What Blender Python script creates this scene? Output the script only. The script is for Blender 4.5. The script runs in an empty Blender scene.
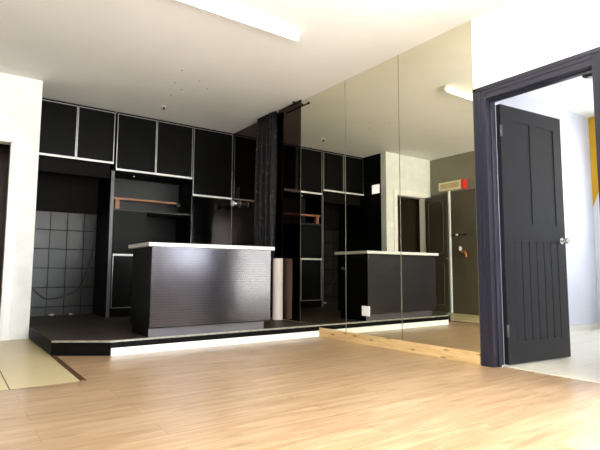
import bpy, bmesh, math, random
from mathutils import Vector, Matrix
random.seed(7)
C = bpy.context.scene.collection
H = 2.733      # ceiling height
P = 0.123      # platform height
YC = 6.33      # cabinet fronts
YS = 5.76      # face of the stub wall
XS = -2.605    # end of the stub wall
XL = -3.746    # left wall
YB = -.55     # wall behind the camera

# ---------------------------------------------------------------- materials
def newmat(name):
    m = bpy.data.materials.new(name); m.use_nodes = True
    nt = m.node_tree; b = nt.nodes['Principled BSDF']
    return m, nt, b

def N(nt, t, **kw):
    n = nt.nodes.new(t)
    for k, v in kw.items():
        if k in n.inputs: n.inputs[k].default_value = v
        else: setattr(n, k, v)
    return n

def lin(c):
    return tuple((x/255/12.92 if x/255 <= .04045 else ((x/255+.055)/1.055)**2.4) for x in c) + (1,)

def coords(nt, scale=(1, 1, 1), rot=(0, 0, 0)):
    tc = nt.nodes.new('ShaderNodeTexCoord'); mp = nt.nodes.new('ShaderNodeMapping')
    mp.inputs['Scale'].default_value = scale; mp.inputs['Rotation'].default_value = rot
    nt.links.new(tc.outputs['Object'], mp.inputs['Vector'])
    return mp.outputs['Vector']

def mat(name, col, rough=.6, metal=0, noise=0.0, nscale=4, bump=0.0, bscale=60, col2=None, spec=.5, stretch=(1, 1, 1)):
    m, nt, b = newmat(name)
    c1 = lin(col); c2 = lin(col2) if col2 else tuple(x*(1-noise) for x in c1[:3])+(1,)
    b.inputs['Roughness'].default_value = rough; b.inputs['Metallic'].default_value = metal
    b.inputs['Specular IOR Level'].default_value = spec
    v = coords(nt, stretch)
    no = N(nt, 'ShaderNodeTexNoise', Scale=nscale, Detail=5.0); nt.links.new(v, no.inputs['Vector'])
    rp = nt.nodes.new('ShaderNodeValToRGB')
    rp.color_ramp.elements[0].position = .35; rp.color_ramp.elements[1].position = .65
    rp.color_ramp.elements[0].color = c2; rp.color_ramp.elements[1].color = c1
    nt.links.new(no.outputs['Fac'], rp.inputs['Fac']); nt.links.new(rp.outputs['Color'], b.inputs['Base Color'])
    if bump:
        n2 = N(nt, 'ShaderNodeTexNoise', Scale=bscale, Detail=4.0); nt.links.new(v, n2.inputs['Vector'])
        bp = N(nt, 'ShaderNodeBump', Strength=bump, Distance=.01)
        nt.links.new(n2.outputs['Fac'], bp.inputs['Height']); nt.links.new(bp.outputs['Normal'], b.inputs['Normal'])
    return m

M = {}
M['ceiling'] = mat('ceiling paint', (236, 234, 229), .8, noise=.06, nscale=1.2, bump=.12, bscale=25)
M['wall_white'] = mat('white wall paint', (238, 238, 235), .7, noise=.03, nscale=1.5, bump=.05)
M['wall_stub'] = mat('scuffed white paint', (228, 228, 224), .6, noise=.1, nscale=5, bump=.08)
M['frame_white'] = mat('white gloss paint', (236, 232, 228), .35, noise=.03)
M['next_blue'] = mat('pale blue wall paint', (216, 220, 234), .7, noise=.02)
M['black_paint'] = mat('black wall paint', (9, 8, 8), .45, noise=.15, spec=.1, bump=.05)
M['black_lam'] = mat('black laminate', (9, 9, 8), .35, noise=.12, nscale=3, spec=.08)
M['black_gloss'] = mat('black gloss laminate', (8, 8, 9), .12, noise=.1)
M['dark_board'] = mat('dark brown board', (20, 17, 14), .6, noise=.25, spec=.05, nscale=6, stretch=(1, 1, 6))
M['niche'] = mat('grey niche lining', (30, 30, 33), .35, noise=.15, spec=.25)
M['carcass'] = mat('cabinet carcass', (9, 9, 8), .5, noise=.1, spec=.08)
M['alu'] = mat('brushed aluminium', (190, 190, 192), .3, 1, noise=.08, nscale=40, stretch=(.1, 1, 1))
M['alu_white'] = mat('pale satin aluminium', (232, 232, 230), .4, .15, noise=.05)
M['black_metal'] = mat('black metal', (22, 20, 19), .4, .5, noise=.1)
M['chrome'] = mat('chrome', (225, 225, 225), .12, 1, noise=.02)
M['white_plastic'] = mat('white plastic', (240, 240, 238), .35, noise=.02)
M['cream_plastic'] = mat('cream plastic', (226, 216, 178), .4, noise=.05)
M['red_plastic'] = mat('red plastic', (205, 40, 30), .35, noise=.08)
M['slot'] = mat('brown grille', (176, 152, 98), .5, noise=.2)
M['copper'] = mat('copper pipe', (205, 120, 50), .3, .9, noise=.1)
M['curtain'] = mat('black curtain cloth', (17, 14, 16), .6, spec=.2, noise=.3, nscale=9, bump=.2, bscale=120)
M['roll'] = mat('beige lining roll', (216, 202, 192), .6, noise=.05)
M['plinth'] = None
M['dark_door'] = mat('charcoal gloss door paint', (26, 26, 33), .34, noise=.08, bump=.04, bscale=40, stretch=(1, 1, .2))
M['dark_frame'] = mat('charcoal frame paint', (42, 42, 55), .3, noise=.1, bump=.03, stretch=(1, 1, .2))
M['brown_door'] = mat('dark brown door', (60, 52, 42), .4, noise=.2, stretch=(1, 1, .2))
M['bead'] = mat('worn door beading', (84, 78, 60), .4, noise=.2)
M['worktop'] = mat('off-white worktop', (205, 205, 203), .35, noise=.05, nscale=30)
M['plat_top'] = mat('brown grey platform lining', (62, 55, 46), .5, noise=.2, nscale=5, col2=(52, 46, 39), spec=.2, bump=.05)
M['plat_edge'] = mat('worn metal edging', (172, 168, 156), .45, .3, noise=.35, nscale=25)
M['plat_riser'] = mat('black riser board', (12, 11, 10), .6, noise=.5, nscale=20, spec=.1)
M['white_board'] = mat('white skirting board', (240, 240, 238), .45, noise=.02)
M['outline'] = mat('dark gap', (12, 12, 12), .7)
M['grey_edge'] = mat('grey edge banding', (92, 92, 92), .4, .2, noise=.2)
M['cable'] = mat('black cable', (14, 14, 14), .5)
M['plaster'] = mat('plaster crumbs', (190, 186, 178), .9, noise=.1)
M['trim_brown'] = mat('brown threshold strip', (96, 64, 44), .4, noise=.2, nscale=15)
M['grey_stone'] = mat('street ground', (150, 148, 142), .9, noise=.2)

# tube: a fluorescent tube that is giving off a little light
m, nt, b = newmat('fluorescent tube glass'); b.inputs['Base Color'].default_value = (.95, .95, .93, 1)
b.inputs['Roughness'].default_value = .25; b.inputs['Emission Color'].default_value = (1, .97, .93, 1); b.inputs['Emission Strength'].default_value = 1.2
M['tube'] = m

# mirror silver and smoked mirror
def mirror(name, col, rough):
    m, nt, b = newmat(name)
    v = coords(nt); no = N(nt, 'ShaderNodeTexNoise', Scale=.8, Detail=2.0); nt.links.new(v, no.inputs['Vector'])
    mr = N(nt, 'ShaderNodeMapRange'); mr.inputs['To Min'].default_value = rough; mr.inputs['To Max'].default_value = rough*1.6
    nt.links.new(no.outputs['Fac'], mr.inputs['Value']); nt.links.new(mr.outputs['Result'], b.inputs['Roughness'])
    b.inputs['Base Color'].default_value = col; b.inputs['Metallic'].default_value = 1
    return m
M['mirror'] = mirror('old silvered mirror', (.80, .79, .65, 1), .004)
M['smoked'] = mirror('smoked mirror', (.10, .070, .053, 1), .045)
M['glass_edge'] = mat('polished glass edge', (150, 158, 142), .2, .3, noise=.05)
M['glass_dark'] = mat('dark glass edge', (60, 56, 50), .3, .3, noise=.05)

# window glass: clear, slightly reflecting
m = bpy.data.materials.new('window glass'); m.use_nodes = True; nt = m.node_tree; nt.nodes.clear()
o = nt.nodes.new('ShaderNodeOutputMaterial'); t = nt.nodes.new('ShaderNodeBsdfTransparent'); g = nt.nodes.new('ShaderNodeBsdfGlossy')
g.inputs['Roughness'].default_value = .02; mx = nt.nodes.new('ShaderNodeMixShader'); mx.inputs[0].default_value = .06
nt.links.new(t.outputs[0], mx.inputs[1]); nt.links.new(g.outputs[0], mx.inputs[2]); nt.links.new(mx.outputs[0], o.inputs[0])
M['glass'] = m

# curtain cloth carries small pale flecks
nt = M['curtain'].node_tree; b = nt.nodes['Principled BSDF']; src = b.inputs['Base Color'].links[0].from_socket
v = coords(nt, (1, 1, .35)); nf = N(nt, 'ShaderNodeTexNoise', Scale=55.0, Detail=2.0); nt.links.new(v, nf.inputs['Vector'])
fr_ = nt.nodes.new('ShaderNodeValToRGB'); fr_.color_ramp.elements[0].position = .63; fr_.color_ramp.elements[1].position = .72; nt.links.new(nf.outputs['Fac'], fr_.inputs[0])
mf = nt.nodes.new('ShaderNodeMixRGB'); nt.links.new(fr_.outputs[0], mf.inputs[0]); nt.links.new(src, mf.inputs[1]); mf.inputs[2].default_value = lin((84, 78, 78)); nt.links.new(mf.outputs[0], b.inputs['Base Color'])

# laminate planks run along X
def laminate():
    m, nt, b = newmat('oak laminate'); L = nt.links.new
    tc = nt.nodes.new('ShaderNodeTexCoord')
    br = N(nt, 'ShaderNodeTexBrick', Scale=1.0)
    br.inputs['Mortar Size'].default_value = .0015; br.inputs['Brick Width'].default_value = 1.25; br.inputs['Row Height'].default_value = .19
    br.inputs['Color1'].default_value = (0, 0, 0, 1); br.inputs['Color2'].default_value = (1, 1, 1, 1); br.inputs['Mortar'].default_value = (.5, .5, .5, 1)
    br.offset = .37
    L(tc.outputs['Object'], br.inputs['Vector'])
    mp = nt.nodes.new('ShaderNodeMapping'); mp.inputs['Scale'].default_value = (1.3, 14, 1); L(tc.outputs['Object'], mp.inputs['Vector'])
    ad = nt.nodes.new('ShaderNodeVectorMath'); ad.operation = 'ADD'; L(mp.outputs[0], ad.inputs[0])
    sc = nt.nodes.new('ShaderNodeVectorMath'); sc.operation = 'SCALE'; sc.inputs['Scale'].default_value = 7; L(br.outputs['Color'], sc.inputs[0]); L(sc.outputs[0], ad.inputs[1])
    n1 = N(nt, 'ShaderNodeTexNoise', Scale=1.6, Detail=7.0, Roughness=.6, Distortion=.6); L(ad.outputs[0], n1.inputs['Vector'])
    rp = nt.nodes.new('ShaderNodeValToRGB'); e = rp.color_ramp.elements
    e[0].position = .30; e[0].color = lin((158, 125, 92)); e[1].position = .62; e[1].color = lin((188, 160, 126))
    x = e.new(.46); x.color = lin((174, 143, 108))
    L(n1.outputs['Fac'], rp.inputs['Fac'])
    hv = nt.nodes.new('ShaderNodeHueSaturation'); mr = N(nt, 'ShaderNodeMapRange'); mr.inputs['To Min'].default_value = .92; mr.inputs['To Max'].default_value = 1.06
    L(br.outputs['Color'], mr.inputs['Value']); L(mr.outputs[0], hv.inputs['Value']); L(rp.outputs[0], hv.inputs['Color'])
    # small dark knots
    mk = nt.nodes.new('ShaderNodeMapping'); mk.inputs['Scale'].default_value = (1.9, 6.5, 1); L(tc.outputs['Object'], mk.inputs['Vector'])
    vo = N(nt, 'ShaderNodeTexVoronoi', Scale=1.0); vo.voronoi_dimensions = '2D'; L(mk.outputs[0], vo.inputs['Vector'])
    kr = nt.nodes.new('ShaderNodeValToRGB'); kr.color_ramp.elements[0].position = .03; kr.color_ramp.elements[0].color = (.5, .42, .35, 1)
    kr.color_ramp.elements[1].position = .15; kr.color_ramp.elements[1].color = (1, 1, 1, 1); L(vo.outputs['Distance'], kr.inputs['Fac'])
    mu = nt.nodes.new('ShaderNodeMixRGB'); mu.blend_type = 'MULTIPLY'; mu.inputs[0].default_value = .45; L(hv.outputs[0], mu.inputs[1]); L(kr.outputs[0], mu.inputs[2])
    mo = nt.nodes.new('ShaderNodeMixRGB'); mo.blend_type = 'MULTIPLY'; L(br.outputs['Fac'], mo.inputs[0]); L(mu.outputs[0], mo.inputs[1]); mo.inputs[2].default_value = (.6, .52, .45, 1)
    L(mo.outputs[0], b.inputs['Base Color'])
    b.inputs['Roughness'].default_value = .30; b.inputs['Specular IOR Level'].default_value = .9; b.inputs['IOR'].default_value = 1.55
    n2 = N(nt, 'ShaderNodeTexNoise', Scale=40.0, Detail=3.0); L(mp.outputs[0], n2.inputs['Vector'])
    bp = N(nt, 'ShaderNodeBump', Strength=.05, Distance=.003); L(n2.outputs['Fac'], bp.inputs['Height']); L(bp.outputs[0], b.inputs['Normal'])
    return m
M['laminate'] = laminate()

def brickmat(name, c1, c2, mortar, w, h, msize, rough, loc=(0, 0, 0), rot=(0, 0, 0), metal=0, offset=0, bump=.4, noise=.12, spec=.5):
    m, nt, b = newmat(name); L = nt.links.new
    tc = nt.nodes.new('ShaderNodeTexCoord'); mp = nt.nodes.new('ShaderNodeMapping'); mp.vector_type = 'TEXTURE'
    mp.inputs['Location'].default_value = loc; mp.inputs['Rotation'].default_value = rot; L(tc.outputs['Object'], mp.inputs['Vector'])
    br = N(nt, 'ShaderNodeTexBrick', Scale=1.0); br.offset = offset
    br.inputs['Color1'].default_value = lin(c1); br.inputs['Color2'].default_value = lin(c2); br.inputs['Mortar'].default_value = lin(mortar)
    br.inputs['Brick Width'].default_value = w; br.inputs['Row Height'].default_value = h; br.inputs['Mortar Size'].default_value = msize
    L(mp.outputs[0], br.inputs['Vector'])
    no = N(nt, 'ShaderNodeTexNoise', Scale=5.0, Detail=5.0); L(tc.outputs['Object'], no.inputs['Vector'])
    mr = N(nt, 'ShaderNodeMapRange'); mr.inputs['To Min'].default_value = 1-noise; mr.inputs['To Max'].default_value = 1+noise; L(no.outputs['Fac'], mr.inputs['Value'])
    hv = nt.nodes.new('ShaderNodeHueSaturation'); L(mr.outputs[0], hv.inputs['Value']); L(br.outputs['Color'], hv.inputs['Color'])
    L(hv.outputs[0], b.inputs['Base Color']); b.inputs['Roughness'].default_value = rough; b.inputs['Metallic'].default_value = metal
    rr = N(nt, 'ShaderNodeMapRange'); rr.inputs['To Min'].default_value = rough; rr.inputs['To Max'].default_value = .9; L(br.outputs['Fac'], rr.inputs['Value']); L(rr.outputs[0], b.inputs['Roughness'])
    ss = N(nt, 'ShaderNodeMapRange'); ss.inputs['To Min'].default_value = spec; ss.inputs['To Max'].default_value = .03; L(br.outputs['Fac'], ss.inputs['Value']); L(ss.outputs[0], b.inputs['Specular IOR Level'])
    inv = nt.nodes.new('ShaderNodeMath'); inv.operation = 'SUBTRACT'; inv.inputs[0].default_value = 1; L(br.outputs['Fac'], inv.inputs[1])
    ad = nt.nodes.new('ShaderNodeMath'); ad.operation = 'MULTIPLY_ADD'; L(no.outputs['Fac'], ad.inputs[0]); ad.inputs[1].default_value = .5; L(inv.outputs[0], ad.inputs[2])
    bp = N(nt, 'ShaderNodeBump', Strength=bump, Distance=.004); L(ad.outputs[0], bp.inputs['Height']); L(bp.outputs[0], b.inputs['Normal'])
    return m
M['floor_tile'] = brickmat('cream floor tile', (214, 198, 152), (208, 190, 146), (128, 112, 88), .411, 2.4, .004, .35, loc=(-2.57, 3.38, 0), bump=.1, noise=.08)
M['wall_tile'] = brickmat('painted wall tile', (30, 28, 23), (24, 22, 18), (4, 4, 4), .204, .2475, .004, .30, loc=(-2.683, 0, -.013-.0), rot=(math.pi/2, 0, 0), bump=.7, noise=.35, spec=.3)
M['next_floor'] = brickmat('beige stone floor', (236, 230, 214), (234, 228, 212), (226, 220, 205), .6, .6, .004, .35, bump=.1, noise=.05)

# counter front: gunmetal sheet with an embossed basket pattern
def embossed():
    m, nt, b = newmat('embossed gunmetal sheet'); L = nt.links.new
    tc = nt.nodes.new('ShaderNodeTexCoord'); mp = nt.nodes.new('ShaderNodeMapping'); mp.inputs['Scale'].default_value = (190, 1, 260); L(tc.outputs['Object'], mp.inputs['Vector'])
    sx = nt.nodes.new('ShaderNodeSeparateXYZ'); L(mp.outputs[0], sx.inputs[0])
    s1 = nt.nodes.new('ShaderNodeMath'); s1.operation = 'SINE'; L(sx.outputs[0], s1.inputs[0])
    s2 = nt.nodes.new('ShaderNodeMath'); s2.operation = 'SINE'
    a = nt.nodes.new('ShaderNodeMath'); a.operation = 'MULTIPLY_ADD'; L(s1.outputs[0], a.inputs[0]); a.inputs[1].default_value = 1.2; L(sx.outputs[2], a.inputs[2]); L(a.outputs[0], s2.inputs[0])
    rp = nt.nodes.new('ShaderNodeValToRGB'); rp.color_ramp.elements[0].color = lin((60, 58, 63)); rp.color_ramp.elements[1].color = lin((74, 72, 78))
    mr = N(nt, 'ShaderNodeMapRange'); mr.inputs['From Min'].default_value = -1; L(s2.outputs[0], mr.inputs['Value']); L(mr.outputs[0], rp.inputs['Fac']); L(rp.outputs[0], b.inputs['Base Color'])
    b.inputs['Metallic'].default_value = .8; b.inputs['Roughness'].default_value = .17
    bp = N(nt, 'ShaderNodeBump', Strength=.04, Distance=.001); L(s2.outputs[0], bp.inputs['Height']); L(bp.outputs[0], b.inputs['Normal'])
    return m
M['embossed'] = embossed()
M['kick'] = mat('gunmetal kick board', (98, 96, 103), .35, .55, noise=.06)

# pine with knots
def pine():
    m, nt, b = newmat('knotty pine'); L = nt.links.new
    v = coords(nt, (12, 1.2, 12)); no = N(nt, 'ShaderNodeTexNoise', Scale=3.0, Detail=6.0, Distortion=.8); L(v, no.inputs['Vector'])
    rp = nt.nodes.new('ShaderNodeValToRGB'); rp.color_ramp.elements[0].position = .3; rp.color_ramp.elements[0].color = lin((212, 172, 112)); rp.color_ramp.elements[1].position = .7; rp.color_ramp.elements[1].color = lin((236, 206, 152))
    L(no.outputs['Fac'], rp.inputs['Fac'])
    v2 = coords(nt, (0, 3.2, 14)); s2 = nt.nodes.new('ShaderNodeSeparateXYZ'); L(v2, s2.inputs[0]); c2 = nt.nodes.new('ShaderNodeCombineXYZ'); L(s2.outputs[1], c2.inputs[0]); L(s2.outputs[2], c2.inputs[1]); vo = N(nt, 'ShaderNodeTexVoronoi', Scale=1.0); vo.voronoi_dimensions = '2D'; L(c2.outputs[0], vo.inputs['Vector'])
    kr = nt.nodes.new('ShaderNodeValToRGB'); kr.color_ramp.elements[0].position = .05; kr.color_ramp.elements[0].color = (.4, .28, .16, 1); kr.color_ramp.elements[1].position = .13; kr.color_ramp.elements[1].color = (1, 1, 1, 1)
    L(vo.outputs['Distance'], kr.inputs['Fac'])
    mu = nt.nodes.new('ShaderNodeMixRGB'); mu.blend_type = 'MULTIPLY'; mu.inputs[0].default_value = .9; L(rp.outputs[0], mu.inputs[1]); L(kr.outputs[0], mu.inputs[2]); L(mu.outputs[0], b.inputs['Base Color'])
    b.inputs['Roughness'].default_value = .45
    return m
M['pine'] = pine()
M['plank'] = mat('orange brown wood', (150, 96, 58), .45, noise=.3, nscale=8, stretch=(1, 8, 8))
M['orange_wood'] = mat('varnished wood', (80, 52, 30), .4, noise=.3, nscale=5, stretch=(6, 6, 1))

# left wall: grey emulsion above, dark brown gloss dado below 2.09 m
m, nt, b = newmat('two tone wall paint'); L = nt.links.new
tc = nt.nodes.new('ShaderNodeTexCoord'); sx = nt.nodes.new('ShaderNodeSeparateXYZ'); L(tc.outputs['Object'], sx.inputs[0])
gt = nt.nodes.new('ShaderNodeMath'); gt.operation = 'GREATER_THAN'; gt.inputs[1].default_value = 2.09; L(sx.outputs[2], gt.inputs[0])
no = N(nt, 'ShaderNodeTexNoise', Scale=3.0, Detail=5.0); L(tc.outputs['Object'], no.inputs['Vector'])
ra = nt.nodes.new('ShaderNodeValToRGB'); ra.color_ramp.elements[0].color = lin((72, 64, 50)); ra.color_ramp.elements[1].color = lin((88, 80, 64)); L(no.outputs['Fac'], ra.inputs[0])
rb = nt.nodes.new('ShaderNodeValToRGB'); rb.color_ramp.elements[0].color = lin((112, 107, 92)); rb.color_ramp.elements[1].color = lin((130, 125, 108)); L(no.outputs['Fac'], rb.inputs[0])
mx = nt.nodes.new('ShaderNodeMixRGB'); L(gt.outputs[0], mx.inputs[0]); L(ra.outputs[0], mx.inputs[1]); L(rb.outputs[0], mx.inputs[2]); L(mx.outputs[0], b.inputs['Base Color'])
b.inputs['Roughness'].default_value = .5
M['wall_left'] = m

# next room's end wall: yellow above a slanting line, white below
m, nt, b = newmat('yellow and white wall paint'); L = nt.links.new
tc = nt.nodes.new('ShaderNodeTexCoord'); sx = nt.nodes.new('ShaderNodeSeparateXYZ'); L(tc.outputs['Object'], sx.inputs[0])
ma = nt.nodes.new('ShaderNodeMath'); ma.operation = 'MULTIPLY_ADD'; ma.inputs[1].default_value = 2.6; L(sx.outputs[1], ma.inputs[0]); L(sx.outputs[2], ma.inputs[2])
gt = nt.nodes.new('ShaderNodeMath'); gt.operation = 'GREATER_THAN'; gt.inputs[1].default_value = 2.9*2.6+1.50; L(ma.outputs[0], gt.inputs[0])
mx = nt.nodes.new('ShaderNodeMixRGB'); L(gt.outputs[0], mx.inputs[0]); mx.inputs[1].default_value = lin((244, 244, 248)); mx.inputs[2].default_value = lin((226, 176, 30)); L(mx.outputs[0], b.inputs['Base Color'])
b.inputs['Roughness'].default_value = .6
M['yellow_wall'] = m

# ---------------------------------------------------------------- mesh helpers
class MB:
    def __init__(s): s.bm = bmesh.new()
    def box(s, x0, x1, y0, y1, z0, z1, bev=0):
        r = bmesh.ops.create_cube(s.bm, size=1)
        vs = r['verts']
        for v in vs:
            v.co = Vector(((x0+x1)/2+v.co.x*(x1-x0), (y0+y1)/2+v.co.y*(y1-y0), (z0+z1)/2+v.co.z*(z1-z0)))
        if bev:
            es = list({e for v in vs for e in v.link_edges})
            bmesh.ops.bevel(s.bm, geom=es, offset=bev, segments=2, affect='EDGES', profile=.5)
        return s
    def cyl(s, a, b_, r0, r1=None, n=20, caps=True):
        a, b_ = Vector(a), Vector(b_); r1 = r0 if r1 is None else r1
        d = (b_-a); q = d.normalized().to_track_quat('Z', 'Y').to_matrix()
        A = []; B = []
        for i in range(n):
            t = 2*math.pi*i/n; o = q @ Vector((math.cos(t), math.sin(t), 0))
            A.append(s.bm.verts.new(a+o*r0)); B.append(s.bm.verts.new(b_+o*r1))
        for i in range(n):
            f = s.bm.faces.new((A[i], A[(i+1) % n], B[(i+1) % n], B[i])); f.smooth = True
        if caps:
            s.bm.faces.new(A[::-1]); s.bm.faces.new(B)
        return s
    def tube(s, pts, r, n=10):
        pts = [Vector(p) for p in pts]; rings = []
        for i, p in enumerate(pts):
            t = (pts[min(i+1, len(pts)-1)]-pts[max(i-1, 0)]).normalized(); q = t.to_track_quat('Z', 'Y').to_matrix()
            rings.append([s.bm.verts.new(p+q @ Vector((math.cos(2*math.pi*k/n)*r, math.sin(2*math.pi*k/n)*r, 0))) for k in range(n)])
        for a, b_ in zip(rings, rings[1:]):
            # align ring start to avoid twisting
            j = min(range(n), key=lambda k: (b_[k].co-a[0].co).length); b2 = b_[j:]+b_[:j]; b_[:] = b2
            for i in range(n):
                f = s.bm.faces.new((a[i], a[(i+1) % n], b_[(i+1) % n], b_[i])); f.smooth = True
        s.bm.faces.new(rings[0][::-1]); s.bm.faces.new(rings[-1])
        return s
    def prism(s, pts, z0, z1):
        A = [s.bm.verts.new((x, y, z0)) for x, y in pts]; B = [s.bm.verts.new((x, y, z1)) for x, y in pts]; n = len(pts)
        for i in range(n): s.bm.faces.new((A[i], A[(i+1) % n], B[(i+1) % n], B[i]))
        s.bm.faces.new(A[::-1]); s.bm.faces.new(B); return s
    def build(s, name, m, parent=None, mod=None):
        bmesh.ops.recalc_face_normals(s.bm, faces=s.bm.faces)
        me = bpy.data.meshes.new(name); s.bm.to_mesh(me); s.bm.free(); me.materials.append(m)
        o = bpy.data.objects.new(name, me); C.objects.link(o)
        if parent:
            o.parent = parent
            o.matrix_parent_inverse = Matrix.Translation(-parent.location) if parent.type == 'EMPTY' and not parent.rotation_euler.z else (Matrix.Identity(4))
        return o

def thing(name, label, cat, loc=(0, 0, 0), group=None):
    o = bpy.data.objects.new(name, None); C.objects.link(o); o.location = loc; o.empty_display_size = .1
    o['label'] = label; o['category'] = cat
    if group: o['group'] = group
    return o
def tag(o, label, cat, group=None):
    o['label'] = label; o['category'] = cat
    if group: o['group'] = group
    return o
def struct(o): o['kind'] = 'structure'; return o
def B(x0, x1, y0, y1, z0, z1, name, m, parent=None, bev=0):
    return MB().box(x0, x1, y0, y1, z0, z1, bev).build(name, m, parent)

# ---------------------------------------------------------------- the setting
YN = 2.885   # next room's far wall
XN = 3.44
YP = 1.18                        # near wall of the next room
YH = 1.375; YJ = 2.15; ZH = 2.04   # doorway to the next room
WA = (-2.65, -1.5, .1, 2.35); WB = (-3.6, -2.85, .75, 2.25)
WC = (1.5, 2.25, 1.0, 2.1)      # next room's window, along Y
WD = (-.45, 1.14, .7, 2.55)      # window in the right wall, along Y
# floors
fl = MB().prism([(-2.57, YB-.12), (.10, YB-.12), (.10, 7.15), (-2.57, 7.15)], -.06, 0)
fl.prism([(XL-.12, YB-.12), (-2.57, YB-.12), (-2.57, 3.38), (XL-.12, 3.38)], -.06, 0)
struct(fl.build('floor', M['laminate']))
struct(B(XL-.12, -2.57, 3.38, 7.15, -.06, .001, 'floor_tiled', M['floor_tile']))
struct(B(.10, XN+.1, YP-.1, 3.1, -.06, 0, 'floor_next_room', M['next_floor']))
struct(B(-2.592, -2.558, 3.37, 4.50, 0, .007, 'trim_1', M['trim_brown'], bev=.002))
struct(B(.09, .125, YH, YJ, 0, .004, 'trim_2', M['next_floor']))
# ceiling
struct(B(XL-.12, 0.12, YB-.12, 7.15, H, H+.12, 'ceiling', M['ceiling']))
struct(B(.12, XN+.1, YP-.1, 3.1, H, H+.12, 'ceiling_next_room', M['wall_white']))
# walls
struct(B(XL-.12, XL, YB-.12, 7.15, 0, H, 'wall_left', M['wall_left']))
struct(B(XL, .12, 7.02, 7.15, 0, H, 'wall_back', M['black_paint']))
wr = MB().box(.006, .12, YJ+.02, 7.02, 0, H).box(.006, .12, WD[1], YH-.02, 0, H).box(.006, .12, YB, WD[0], 0, H).box(.006, .12, WD[0], WD[1], WD[3], H).box(.006, .12, WD[0], WD[1], 0, WD[2]).box(.006, .12, YH-.02, YJ+.02, ZH+.02, H)
struct(wr.build('wall_right', M['wall_white']))
# stub wall with its doorway: opening X -3.60..-2.85
DX0, DX1, DZ = -3.60, -2.85, 2.03
sw = MB().box(DX1, XS, YS, YS+.12, 0, H).box(XL, DX0, YS, YS+.12, 0, H).box(DX0, DX1, YS, YS+.12, DZ, H)
struct(sw.build('wall_front_left', M['wall_stub']))
struct(B(XS-.1, XS-.0005, YS+.1201, 7.02, 0, H, 'wall_alcove_left', M['black_paint']))
# wall behind the camera with two windows
def holed(x0, x1, y0, y1, holes):
    mb = MB(); cur = x0
    for (a, b_, z0, z1) in sorted(holes):
        mb.box(cur, a, y0, y1, 0, H)
        if z0 > 0: mb.box(a, b_, y0, y1, 0, z0)
        mb.box(a, b_, y0, y1, z1, H); cur = b_
    mb.box(cur, x1, y0, y1, 0, H); return mb
struct(holed(XL, .12, YB-.12, YB, [WA, WB]).build('wall_behind_camera', M['wall_white']))
struct(MB().box(.12, XN+.1, YP-.1, YP, 0, H).build('wall_next_room_front', M['wall_white']))
struct(B(.12, XN, YN, YN+.1, 0, H, 'wall_next_room_back', M['next_blue']))
struct(MB().box(XN, XN+.1, WC[1], YN, 0, H).box(XN, XN+.1, YP, WC[0], 0, H).box(XN, XN+.1, WC[0], WC[1], 0, WC[2]).box(XN, XN+.1, WC[0], WC[1], WC[3], H).build('wall_next_room_right', M['yellow_wall']))
struct(B(.12, XN, YN-.012, YN, 0, .07, 'baseboard_next_room', M['frame_white']))
for i, (a, b_, z0, z1) in enumerate((WA, WB)):
    t = .05; fr = MB().box(a, a+t, YB-.09, YB-.03, z0, z1).box(b_-t, b_, YB-.09, YB-.03, z0, z1).box(a, b_, YB-.09, YB-.03, z1-t, z1).box(a, b_, YB-.09, YB-.03, z0, z0+t)
    fr.box((a+b_)/2-.03, (a+b_)/2+.03, YB-.09, YB-.03, z0, z1)
    f = struct(fr.build('window_%d' % (i+1), M['frame_white']))
    B(a+.02, b_-.02, YB-.062, YB-.058, z0+.02, z1-.02, 'pane', M['glass'], f)
for i, (xo, (a, b_, z0, z1)) in enumerate(((XN+.03, WC), (.05, WD))):
    t = .05; fr = MB().box(xo, xo+.05, a, a+t, z0, z1).box(xo, xo+.05, b_-t, b_, z0, z1).box(xo, xo+.05, a, b_, z1-t, z1).box(xo, xo+.05, a, b_, z0, z0+t)
    fr.box(xo, xo+.05, (a+b_)/2-.03, (a+b_)/2+.03, z0, z1)
    f = struct(fr.build('window_%d' % (i+3), M['frame_white']))
    B(xo+.023, xo+.027, a+.02, b_-.02, z0+.02, z1-.02, 'pane', M['glass'], f)
# dark passage behind the stub doorway (its own walls close it off)
struct(B(XL, XS-.1, YS+.1201, 7.02, 2.4, 2.45, 'ceiling_passage', M['dark_board']))

# ---- doorway frame to the next room
def frame_profile(mb, y_in, y_out, s):
    # stepped architrave, y_in = opening edge, s = outward direction
    w = abs(y_out-y_in)
    mb.box(-.006, .004, *sorted((y_in, y_in+s*w*.93)), 0, ZH+w*.93)
    mb.box(-.011, .004, *sorted((y_in+s*w*.40, y_in+s*w)), 0, ZH+w)
    mb.box(-.016, .004, *sorted((y_in+s*w*.72, y_in+s*w)), 0, ZH+w)
W = .100
fr = MB()
frame_profile(fr, YJ, YJ+W, 1); frame_profile(fr, YH, YH-W, -1)
fr.box(-.006, .004, YH, YJ, ZH, ZH+W*.93); fr.box(-.011, .004, YH, YJ, ZH+W*.40, ZH+W); fr.box(-.016, .004, YH-W, YJ+W, ZH+W*.72, ZH+W)
fr.box(.004, .125, YJ, YJ+.02, 0, ZH+.02).box(.004, .125, YH-.02, YH, 0, ZH+.02).box(.004, .125, YH, YJ, ZH, ZH+.02)
fr.box(.045, .075, YJ-.014, YJ, 0, ZH).box(.045, .075, YH, YH+.014, 0, ZH).box(.045, .075, YH, YJ, ZH-.014, ZH)
struct(fr.build('trim_3', M['dark_frame']))

# ---- open door leaf
ang = math.atan2(2.035-2.118, .875-.115); LW = .776
dr = thing('open_panel_door', 'dark charcoal panelled door standing open in the right-hand doorway', 'door', (.142, 2.121, .008))
dr['kind'] = 'structure'; dr.name = 'door_1'; dr.rotation_euler.z = ang
T = .038
leaf = MB()
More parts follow.
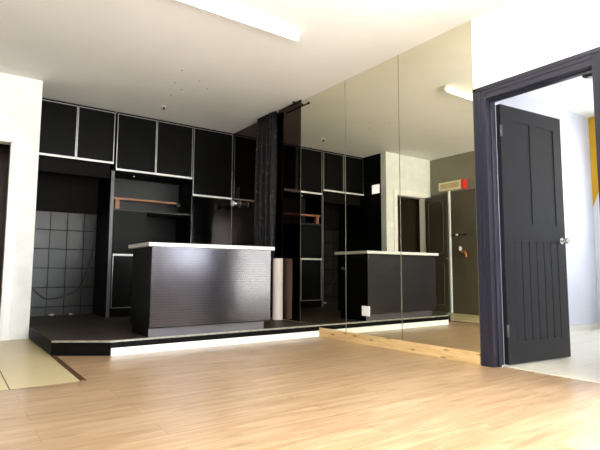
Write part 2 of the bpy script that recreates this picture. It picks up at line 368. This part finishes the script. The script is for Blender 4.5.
# frame members
leaf.box(0, .11, 0, T, 0, 2.015).box(LW-.11, LW, 0, T, 0, 2.015)
leaf.box(.11, LW-.11, 0, T, 0, .16).box(.11, LW-.11, 0, T, 1.895, 2.015).box(.11, LW-.11, 0, T, .94, 1.08)
leaf.box(LW/2-.035, LW/2+.035, 0, T, 1.08, 1.895)
leaf.box(.11, LW-.11, .006, T-.006, .16, .94).box(.11, LW-.11, .005, T-.006, 1.08, 1.895)
nb = 6; bw = (LW-.22)/nb
for k in range(nb): leaf.box(.11+k*bw+.004, .11+(k+1)*bw-.004, .002, .02, .16, .94)
lf = leaf.build('leaf', M['dark_door'], dr)
for z in (.25, 1.80):
    MB().cyl((-.006, -.004, z-.045), (-.006, -.004, z+.045), .007, n=12).box(-.006, .02, -.002, .0, z-.045, z+.045).build('hinge', M['kick'], dr)
hb = MB(); kx = LW-.055; kz = .955
hb.cyl((kx, 0, kz), (kx, -.006, kz), .026).cyl((kx, -.006, kz), (kx, -.035, kz), .010).cyl((kx, -.035, kz), (kx, -.05, kz), .018, .026).cyl((kx, -.05, kz), (kx, -.062, kz), .026, .016)
hb.cyl((kx, T, kz), (kx, T+.006, kz), .026).cyl((kx, T+.006, kz), (kx, T+.035, kz), .010).cyl((kx, T+.035, kz), (kx, T+.05, kz), .018, .026).cyl((kx, T+.05, kz), (kx, T+.062, kz), .026, .016)
hb.build('door_knob', M['chrome'], dr)
MB().box(LW, LW+.012, .008, .030, kz-.02, kz+.02, .003).build('latch', M['black_metal'], dr)

# ---- stub wall doorway frame
fw = .075
f = MB().box(DX1, DX1+fw, YS-.022, YS, 0, DZ+fw, .004).box(DX0-fw, DX0, YS-.022, YS, 0, DZ+fw, .004).box(DX0, DX1, YS-.022, YS, DZ, DZ+fw, .004)
f.box(DX1-.015, DX1, YS-.012, YS+.125, 0, DZ).box(DX0, DX0+.015, YS-.012, YS+.125, 0, DZ).box(DX0, DX1, YS-.012, YS+.125, DZ-.015, DZ)
struct(f.build('trim_4', M['frame_white']))
# wooden sideboard panel glimpsed through that doorway
cb = thing('passage_cupboard', 'varnished brown cupboard glimpsed through the doorway at the far left', 'cupboard', (-3.05, 6.85, 0))
B(-3.35, -2.72, 6.72, 7.0, 0, 2.20, 'body', M['dark_board'], cb)
B(-3.33, -3.03, 6.70, 6.72, .08, 2.18, 'door', M['orange_wood'], cb); B(-3.02, -2.74, 6.70, 6.72, .08, 2.18, 'door', M['orange_wood'], cb)
# dark narrow door on the left wall (seen in the mirror)
ld = thing('door_2', '', ''); del ld['label']; del ld['category']; ld['kind'] = 'structure'; ld.location = (-3.56, 5.72, 0)
B(-3.592, -3.56, 5.27, 5.735, .01, 2.02, 'leaf', M['brown_door'], ld, bev=.003)
for z0, z1 in ((.15, .86), (1.02, 1.93)):
    y0, y1 = 5.35, 5.66; e = -3.557
    pts = [(e, y0, z0), (e, y0, z1-.05)]+[(e, (y0+y1)/2-(y1-y0)/2*math.cos(t), z1-.05+.05*math.sin(t)) for t in [math.pi*k/8 for k in range(1, 8)]]+[(e, y1, z1-.05), (e, y1, z0)]
    MB().tube(pts+[(e, y0, z0)], .006, 6).build('beading', M['bead'], ld)
MB().cyl((-3.56, 5.31, .93), (-3.51, 5.31, .93), .008).cyl((-3.51, 5.20, .93), (-3.51, 5.32, .93), .007).build('door_handle', M['chrome'], ld)

# ---------------------------------------------------------------- mirrors
seams = [(4.606, 3.809, 'left'), (3.806, 3.052, 'middle'), (3.049, 2.262, 'right')]
labs = ['tall silvered mirror panel nearest the black curtain', 'tall silvered mirror panel in the middle of the three', 'tall silvered mirror panel next to the dark door frame']
for (a, b_, n), lb in zip(seams, labs):
    if n == 'left':
        mb = MB(); # notch over the platform
        A = [(4.606, .1232), (4.243, .1232), (4.243, .094), (b_, .094), (b_, H-.003), (4.606, H-.003)]
        vs = [mb.bm.verts.new((0, y, z)) for y, z in A]; vb = [mb.bm.verts.new((.0055, y, z)) for y, z in A]
        mb.bm.faces.new(vs); mb.bm.faces.new(vb[::-1])
        for i in range(6): mb.bm.faces.new((vs[i], vb[i], vb[(i+1) % 6], vs[(i+1) % 6]))
    else:
        mb = MB().box(0, .0055, b_, a, .094, H-.003)
    o = tag(mb.build('mirror_panel', M['mirror']), lb, 'mirror', 'wall mirror panels')
    B(-.0006, .001, b_, b_+.003, .0945, H-.004, 'edge', M['glass_edge'], o)
    B(-.0006, .001, a-.003, a, .124 if n == 'left' else .0945, H-.004, 'edge', M['glass_edge'], o)
tag(B(-.014, .005, 2.262, 4.236, 0, .093, 'pine_plinth_board', M['pine'], bev=.002), 'knotty pine board on the floor beneath the mirror panels', 'board')
sm = tag(B(0, .0055, 4.61, 6.327, .1245, H-.003, 'smoked_mirror_panel', M['smoked']), 'dark smoked mirror panel behind the black curtain', 'mirror')
B(-.0006, .001, 4.61, 4.615, .1255, H-.004, 'edge', M['glass_dark'], sm)
# white stickers stuck on the mirror
for nm, y0, y1, z0, z1, lb in (('a', 3.312, 3.414, 1.452, 1.540, 'upper of the two white square stickers on the mirror'), ('b', 3.460, 3.572, .272, .368, 'lower of the two white square stickers on the mirror')):
    tag(B(-.0016, .0, y0, y1, z0, z1, 'sticker', M['white_plastic']), lb, 'sticker', 'white stickers on the mirror')

# ---------------------------------------------------------------- platform
edge = [(-.002, 4.2409), (-2.191, 4.2409), (-2.590, 4.505), (-2.6045, 5.60)]
pt = thing('raised_platform', 'low black platform with brown-grey top and worn metal edging under the counter', 'platform', (-1.3, 5.5, 0))
MB().prism([(-.002, 4.248), (-2.189, 4.248), (-2.583, 4.51), (-2.598, 5.6), (-2.604, 7.019), (-.002, 7.019)], .0, P-.001).build('platform_top', M['plat_top'], pt)
mb = MB(); mb.prism([(-.002, 4.238), (-2.192, 4.238), (-2.592, 4.503), (-2.560, 4.52), (-2.18, 4.265), (-.002, 4.265)], P-.014, P)
mb.build('edge_strip', M['plat_edge'], pt)
mb = MB(); mb.prism([(-.002, 4.2405), (-2.191, 4.2405), (-2.590, 4.505), (-2.6, 5.62), (-2.58, 5.62), (-2.57, 4.52), (-2.18, 4.26), (-.002, 4.26)], .004, P-.0145)
mb.build('riser', M['plat_riser'], pt)
MB().prism([(-.016, 4.232), (-2.186, 4.232), (-2.186, 4.2403), (-.016, 4.2403)], 0, .062).build('white_kick_board', M['white_board'], pt)

# ---------------------------------------------------------------- alcove tile wall, cable, crumbs
tw = B(-2.604, -1.712, 7.0, 7.0195, P, 1.459, 'wall_tiled', M['wall_tile']); struct(tw)
struct(B(-2.604, -1.712, 6.985, 7.0195, 1.4595, 2.05, 'wall_alcove_board', M['dark_board']))
def sp(pts, n=6):
    out = []
    for i in range(len(pts)-1):
        p0 = Vector(pts[max(i-1, 0)]); p1 = Vector(pts[i]); p2 = Vector(pts[i+1]); p3 = Vector(pts[min(i+2, len(pts)-1)])
        for k in range(n):
            t = k/n; out.append(.5*((2*p1)+(-p0+p2)*t+(2*p0-5*p1+4*p2-p3)*t*t+(-p0+3*p1-3*p2+p3)*t**3))
    out.append(Vector(pts[-1])); return out
tag(MB().tube(sp([(-2.55, 6.991, .64), (-2.44, 6.991, .47), (-2.32, 6.991, .355), (-2.22, 6.991, .335), (-2.09, 6.991, .36), (-1.90, 6.991, .46), (-1.80, 6.991, .70), (-1.74, 6.991, 1.0), (-1.725, 6.991, 1.35)]), .008, 8).build('cable', M['cable']), 'thin black cable hanging in a loop on the black tiled wall', 'cable')
for (x, y, s, lb) in ((-2.22, 6.93, .022, 'pale plaster crumb at the foot of the tiles, left one'), (-1.99, 6.95, .016, 'small pale plaster crumb at the foot of the tiles, right one')):
    mb = MB(); bmesh.ops.create_icosphere(mb.bm, subdivisions=2, radius=s)
    for v in mb.bm.verts: v.co = Vector((v.co.x*random.uniform(1.1, 1.8), v.co.y, v.co.z*random.uniform(.6, .9)))+Vector((x, y, P+s*.75))
    tag(mb.build('plaster_crumb', M['plaster']), lb, 'debris', 'plaster crumbs on the platform')

# ---------------------------------------------------------------- wall cabinets
def door(parent, x0, x1, z0, z1, name='door', bar=True, y=YC):
    d = B(x0, x1, y-.018, y, z0, z1, name, M['black_lam'], parent, bev=.0015)
    t = .009
    tr = MB().box(x0, x0+t, y-.0215, y-.017, z0, z1).box(x1-t, x1, y-.0215, y-.017, z0, z1).box(x0, x1, y-.0215, y-.017, z1-t, z1)
    tr.build('edge_trim', M['alu'], d)
    if bar: B(x0, x1, y-.032, y-.016, z0-.004, z0+.022, 'handle_bar', M['alu_white'], d, bev=.002)
    return d
def upper(x0, x1, z0, splits, lb):
    t = thing('wall_cabinet', lb, 'cabinet', ((x0+x1)/2, YC+.3, z0), 'black wall cabinets')
    B(x0+.002, x1-.002, YC+.002, 6.98, z0+.012, H-.004, 'body', M['carcass'], t)
    B(x0+.002, x1-.002, YC-.016, YC+.001, 2.712, H-.004, 'top_rail', M['carcass'], t)
    xs = [x0]+splits+[x1]
    for a, b_ in zip(xs, xs[1:]): door(t, a+.003, b_-.003, z0, 2.708)
    return t
upper(-2.600, -1.692, 2.045, [-2.138], 'black two-door wall cabinet above the tiled alcove at left')
upper(-1.668, -.636, 1.972, [-1.152], 'black two-door wall cabinet above the niche with the wooden rail')
upper(-.626, -.012, 1.742, [], 'deeper single-door black wall cabinet in the far right corner')
# pelmet under the left cabinet
tag(B(-2.604, -1.7105, 6.40, 6.42, 1.872, 2.05, 'pelmet_board', M['dark_board']), 'dark brown pelmet board below the left wall cabinet', 'board')
# upright side panels
for x0, x1, zt, lb in ((-1.7100, -1.6700, 2.708, 'tall black side panel between the tiled alcove and the niche'), (-.6345, -.6265, 1.97, 'thin grey edged side panel left of the glossy corner panel')):
    zt2 = {-1.71: 2.04}.get(round(x0, 2), zt)
    o = tag(B(x0, x1, YC-.01 if x1 > -1 else YC+.004, 6.98, P+.0005, (1.965 if x1 < -1 else 1.735), 'side_panel', M['carcass']), lb, 'panel')
    B(x0, x1, YC-.014 if x1 > -1 else YC-.001, YC-.01 if x1 > -1 else YC+.0035, P+.002, (1.96 if x1 < -1 else 1.73), 'edge_trim', M['grey_edge'], o)
# middle tall unit: niche with shelf, tall doors below at left, open recess at right
t = thing('tall_unit', 'black tall unit with open grey niche and narrow lower doors', 'cabinet', (-1.15, 6.6, P))
B(-1.668, -.638, 6.78, 6.80, 1.486, 1.955, 'niche_back', M['niche'], t)
B(-1.668, -.638, YC, 6.78, 1.462, 1.484, 'shelf', M['niche'], t)
B(-1.668, -.638, YC+.02, 6.80, 1.958, 1.966, 'niche_top', M['carcass'], t)
B(-1.664, -1.24, YC+.012, 6.75, .90, 1.460, 'body', M['carcass'], t)
B(-1.660, -1.244, YC-.006, YC+.011, .93, 1.455, 'door', M['black_lam'], t)
B(-1.664, -1.24, YC+.012, 6.75, P+.001, .895, 'body', M['carcass'], t)
d = B(-1.655, -1.246, YC-.006, YC+.011, .235, .885, 'door', M['black_lam'], t)
MB().box(-1.655, -1.648, YC-.010, YC-.005, .235, .885).box(-1.253, -1.246, YC-.010, YC-.005, .235, .885).box(-1.655, -1.246, YC-.010, YC-.005, .235, .242).build('edge_trim', M['alu'], d)
B(-1.658, -1.236, YC-.026, YC-.004, .886, .912, 'handle_bar', M['alu_white'], d, bev=.002)
B(-1.238, -.638, 6.86, 6.88, P+.001, 1.460, 'back_panel', M['black_paint'], t)
# glossy panel under the corner cabinet
g = tag(B(-.624, -.004, YC+.01, YC+.03, P+.001, 1.735, 'gloss_panel', M['black_gloss']), 'tall glossy black panel below the corner wall cabinet', 'panel')
# wooden rail in the niche
w = thing('wooden_rail', 'orange-brown wooden rail with end block across the grey niche', 'rail', (-1.25, 6.4, 1.485))
B(-1.664, -.83, 6.36, 6.44, 1.605, 1.632, 'rail', M['plank'], w, bev=.003)
B(-1.64, -1.585, 6.365, 6.435, 1.4845, 1.604, 'end_block', M['plank'], w, bev=.003)
MB().cyl((-.81, 6.35, 1.60), (-.81, 6.44, 1.60), .030).cyl((-.81, 6.345, 1.60), (-.81, 6.35, 1.60), .014).cyl((-.81, 6.39, 1.4845), (-.81, 6.39, 1.58), .008).build('end_knob', M['black_metal'], w)
tag(MB().cyl((-1.38, 6.5, 1.957), (-1.38, 6.5, 1.94), .022, .016).build('downlight', M['chrome']), 'tiny chrome downlight in the top of the grey niche', 'light')
# spotlight and plate on the smoked mirror
s = thing('wall_spotlight', 'small grey cylinder spotlight with white end on the smoked mirror', 'light', (0, 6.085, 1.65))
MB().cyl((-.001, 6.085, 1.65), (-.012, 6.085, 1.65), .045, n=28).cyl((-.012, 6.085, 1.65), (-.11, 6.085, 1.65), .030, n=28).build('barrel', M['alu'], s)
MB().cyl((-.11, 6.085, 1.65), (-.128, 6.085, 1.65), .040, .042, n=28).build('lens', M['white_plastic'], s)
tag(B(-.009, -.0012, 6.10, 6.21, 1.74, 1.90, 'switch_plate', M['niche'], bev=.002), 'dark grey plate on the smoked mirror above the spotlight', 'plate')

# ---------------------------------------------------------------- counter
ct = thing('bar_counter', 'black and gunmetal bar counter with off-white worktop on the platform', 'counter', (-1.28, 4.46, P))
B(-1.925, -.640, 4.163, 4.76, .912, .946, 'worktop', M['worktop'], ct, bev=.003)
B(-1.886, -.674, 4.197, 4.735, .205, .9115, 'body', M['black_lam'], ct, bev=.002)
B(-1.888, -.672, 4.188, 4.1965, .212, .910, 'front_panel', M['embossed'], ct, bev=.001)
B(-1.872, -.705, 4.264, 4.715, P+.0005, .2045, 'base', M['black_lam'], ct)
B(-1.873, -.703, 4.256, 4.2635, P+.001, .2045, 'kick_board', M['kick'], ct)
for k in range(7): B(-.6735, -.670, 4.28+k*.05, 4.305+k*.05, .868, .885, 'vent', M['niche'], ct)
MB().cyl((-.674, 4.62, .74), (-.652, 4.62, .74), .012).cyl((-.652, 4.62, .74), (-.647, 4.62, .74), .018).build('knob', M['alu'], ct)

# ---------------------------------------------------------------- curtain and its track
cu = thing('curtain', 'long black gathered curtain hanging from the ceiling track in the corner', 'curtain', (-.1, 5.24, H))
mb = MB(); n = 110; rows = 26; grid = []
for j in range(rows+1):
    z = H-.012-(H-.012-.22)*j/rows; row = []
    amp = .026+.008*min(1, j/6)
    for i in range(n+1):
        u = i/n; y = 5.072+(.405+.085*(j/rows)**.7)*u+.01*math.sin(9*u+j*.12)*(j/rows)
        x = -.066+amp*math.sin(u*2*math.pi*7+.5*math.sin(j*.18))+.008*math.sin(u*23+j*.2)
        row.append(mb.bm.verts.new((x, y, z)))
    grid.append(row)
for j in range(rows):
    for i in range(n):
        f = mb.bm.faces.new((grid[j][i], grid[j][i+1], grid[j+1][i+1], grid[j+1][i])); f.smooth = True
o = mb.build('cloth', M['curtain'], cu)
md = o.modifiers.new('thick', 'SOLIDIFY'); md.thickness = .003
for k in range(10):
    MB().cyl((-.06, 5.09+k*.042, H-.001), (-.06, 5.09+k*.042, H-.045), .006, n=8).build('hook', M['black_metal'], cu)
tr = thing('curtain_track', 'black curtain rod running along the ceiling towards the mirror', 'curtain rod', (-.1, 4.9, 2.64))
MB().cyl((-.06, 5.0, 2.702), (-.06, 4.54, 2.700), .010, n=14).build('rod', M['black_metal'], tr)
MB().cyl((-.06, 4.555, 2.700), (-.06, 4.53, 2.700), .014, n=14).build('end_cap', M['black_metal'], tr)
MB().box(-.07, -.05, 4.66, 4.68, 2.705, H-.0005).build('bracket', M['black_metal'], tr)

# beige roll standing in the corner
mb = MB(); cx, cy = -.068, 4.98
for r0, r1 in ((.062, .062), (.05, .05)):
    mb.cyl((cx, cy, P+.001), (cx, cy, .855), r0, r1, n=40, caps=False)
A = [(cx+math.cos(2*math.pi*i/40), cy+math.sin(2*math.pi*i/40)) for i in range(40)]
for z in (P+.001, .855):
    ro = [mb.bm.verts.new((cx+(a-cx)*.062, cy+(b_-cy)*.062, z)) for a, b_ in A]; ri = [mb.bm.verts.new((cx+(a-cx)*.05, cy+(b_-cy)*.05, z)) for a, b_ in A]
    for i in range(40): mb.bm.faces.new((ro[i], ro[(i+1) % 40], ri[(i+1) % 40], ri[i]))
tag(mb.build('lining_roll', M['roll']), 'beige roll standing on the platform between the counter and the wall', 'roll')

# ---------------------------------------------------------------- ceiling things
cl = thing('fluorescent_light', 'long white fluorescent batten light on the main ceiling', 'ceiling light', (-1.7, 3.28, H))
B(-2.50, -.985, 3.262, 3.304, H-.034, H-.0005, 'batten', M['white_plastic'], cl, bev=.006)
MB().cyl((-2.46, 3.283, H-.05), (-1.02, 3.283, H-.05), .0125, n=16).build('tube', M['tube'], cl)
for x in (-2.48, -1.0): B(x-.012, x+.012, 3.268, 3.298, H-.066, H-.0345, 'end_holder', M['white_plastic'], cl, bev=.003)
rs = thing('ceiling_stub', 'small capped wiring stub on the ceiling before the cabinets', 'ceiling fitting', (-1.26, 5.77, H))
MB().cyl((-1.26, 5.77, H-.0005), (-1.26, 5.77, H-.012), .030, .026).build('base', M['white_plastic'], rs)
MB().cyl((-1.26, 5.77, H-.012), (-1.265, 5.765, H-.04), .014, .011, n=12).build('wire_end', M['black_metal'], rs)
hs = []
for i, (x, y) in enumerate(((-1.50, 4.60), (-1.44, 4.95), (-1.24, 4.75), (-1.30, 5.1), (-1.33, 5.35), (-1.08, 4.9))):
    hs.append((x, y))
    tag(MB().cyl((x, y, H-.0003), (x, y, H-.003), .008, .005, n=10).build('screw_plug', M['bead']), 'tiny grey screw plug in the ceiling between the batten light and the stub', 'screw', 'screw plugs in the ceiling')
nl = thing('ceiling_light', 'white batten light on the ceiling of the next room', 'ceiling light', (2.2, 2.1, H))
B(1.84, 1.90, 1.2, 2.24, H-.045, H-.0005, 'batten', M['niche'], nl, bev=.004)
MB().cyl((1.87, 1.22, H-.06), (1.87, 2.2, H-.06), .014).build('tube', M['white_plastic'], nl)

# ---------------------------------------------------------------- left wall items, seen in the mirror
bx = thing('wall_box', 'cream box with a brown slotted front and red end on the left wall', 'box', (XL, 5.25, 2.13))
e = XL+.10
B(XL+.001, e, 5.03, 5.50, 2.112, 2.262, 'housing', M['cream_plastic'], bx, bev=.006)
mb = MB().box(e-.001, e+.003, 5.075, 5.46, 2.145, 2.228); mb.build('grille', M['slot'], bx)
mb = MB()
for k in range(3): mb.box(e+.003, e+.008, 5.075, 5.46, 2.158+k*.022, 2.164+k*.022)
mb.build('slat', M['cream_plastic'], bx)
B(XL+.001, e+.004, 4.985, 5.0295, 2.108, 2.266, 'end_cap', M['red_plastic'], bx, bev=.006)
tag(B(XL+.001, XL+.028, 5.328, 5.362, .01, 2.1115, 'cable_trunking', M['white_plastic'], bev=.003), 'white vertical cable trunking running down from the cream box', 'trunking')
k = thing('wall_hook_rail', 'short black hook rail with white knob on the left wall', 'hook rail', (XL, 5.16, 1.33))
B(XL+.001, XL+.022, 5.01, 5.32, 1.318, 1.345, 'rail', M['black_metal'], k, bev=.003)
MB().cyl((XL+.022, 5.19, 1.336), (XL+.05, 5.19, 1.336), .016).build('knob', M['white_plastic'], k)
k = thing('copper_pipe_stub', 'bent copper pipe stub with white tap on the left wall', 'pipe', (XL, 5.06, 1.03))
MB().tube(sp([(XL+.001, 5.11, 1.04), (XL+.04, 5.10, 1.045), (XL+.05, 5.06, 1.045), (XL+.05, 5.03, 1.04), (XL+.05, 5.01, 1.0), (XL+.05, 5.01, .955)], 4), .019, 12).build('pipe', M['copper'], k)
MB().cyl((XL+.001, 5.125, 1.10), (XL+.045, 5.125, 1.10), .014).box(XL+.03, XL+.055, 5.108, 5.142, 1.06, 1.135, .004).build('tap', M['white_plastic'], k)
sw = thing('light_switch', 'white light switch plate on the narrow white wall beside the left doorway', 'light switch', (-2.72, YS, 1.49))
B(-2.763, -2.677, YS-.010, YS-.0005, 1.455, 1.525, 'plate', M['white_plastic'], sw, bev=.002)
B(-2.730, -2.710, YS-.014, YS-.0102, 1.475, 1.505, 'rocker', M['white_plastic'], sw, bev=.001)

# ---------------------------------------------------------------- daylight
w = bpy.data.worlds.new('World'); bpy.context.scene.world = w; w.use_nodes = True
nt = w.node_tree; bg = nt.nodes['Background']
tc = nt.nodes.new('ShaderNodeTexCoord'); sx = nt.nodes.new('ShaderNodeSeparateXYZ'); nt.links.new(tc.outputs['Generated'], sx.inputs[0])
rp = nt.nodes.new('ShaderNodeValToRGB'); e = rp.color_ramp.elements
e[0].position = .44; e[0].color = (1.28, 1.28, 1.26, 1); e[1].position = .52; e[1].color = (.88, .94, 1, 1)
mr = N(nt, 'ShaderNodeMapRange'); mr.inputs['From Min'].default_value = -1; nt.links.new(sx.outputs[2], mr.inputs['Value']); nt.links.new(mr.outputs[0], rp.inputs['Fac'])
nt.links.new(rp.outputs[0], bg.inputs['Color']); bg.inputs['Strength'].default_value = 9.0
def portal(loc, rot, sx_, sy_):
    l = bpy.data.lights.new('daylight_portal', 'AREA'); l.shape = 'RECTANGLE'; l.size = sx_; l.size_y = sy_; l.cycles.is_portal = True
    o = bpy.data.objects.new('daylight_portal', l); C.objects.link(o); o.location = loc; o.rotation_euler = rot
for (a, b_, z0, z1) in (WA, WB): portal(((a+b_)/2, YB-.13, (z0+z1)/2), (math.pi/2, 0, 0), b_-a, z1-z0)
for xo, (a, b_, z0, z1) in ((XN+.11, WC), (.13, WD)): portal((xo, (a+b_)/2, (z0+z1)/2), (0, math.pi/2, 0), z1-z0, b_-a)

# ---------------------------------------------------------------- camera
f, pitch, yaw, roll = 487.456, .0949182, .6224084, -.0042073
F = Vector((math.sin(yaw)*math.cos(pitch), math.cos(yaw)*math.cos(pitch), math.sin(pitch)))
r = F.cross(Vector((0, 0, 1))).normalized(); u = r.cross(F)
r2 = math.cos(roll)*r-math.sin(roll)*u; u2 = math.sin(roll)*r+math.cos(roll)*u
cam = bpy.data.cameras.new('Camera'); co = bpy.data.objects.new('Camera', cam); C.objects.link(co)
mt = Matrix((r2, u2, -F)).transposed().to_4x4(); mt.translation = Vector((-3.31393, 0, .70)); co.matrix_world = mt
cam.sensor_width = 36; cam.lens = f*36/600; cam.clip_start = .02
sc = bpy.context.scene; sc.camera = co
sc.view_settings.view_transform = 'Standard'; sc.view_settings.look = 'None'; sc.view_settings.gamma = 1; sc.view_settings.exposure = 1.5
sc.view_settings.use_curve_mapping = False
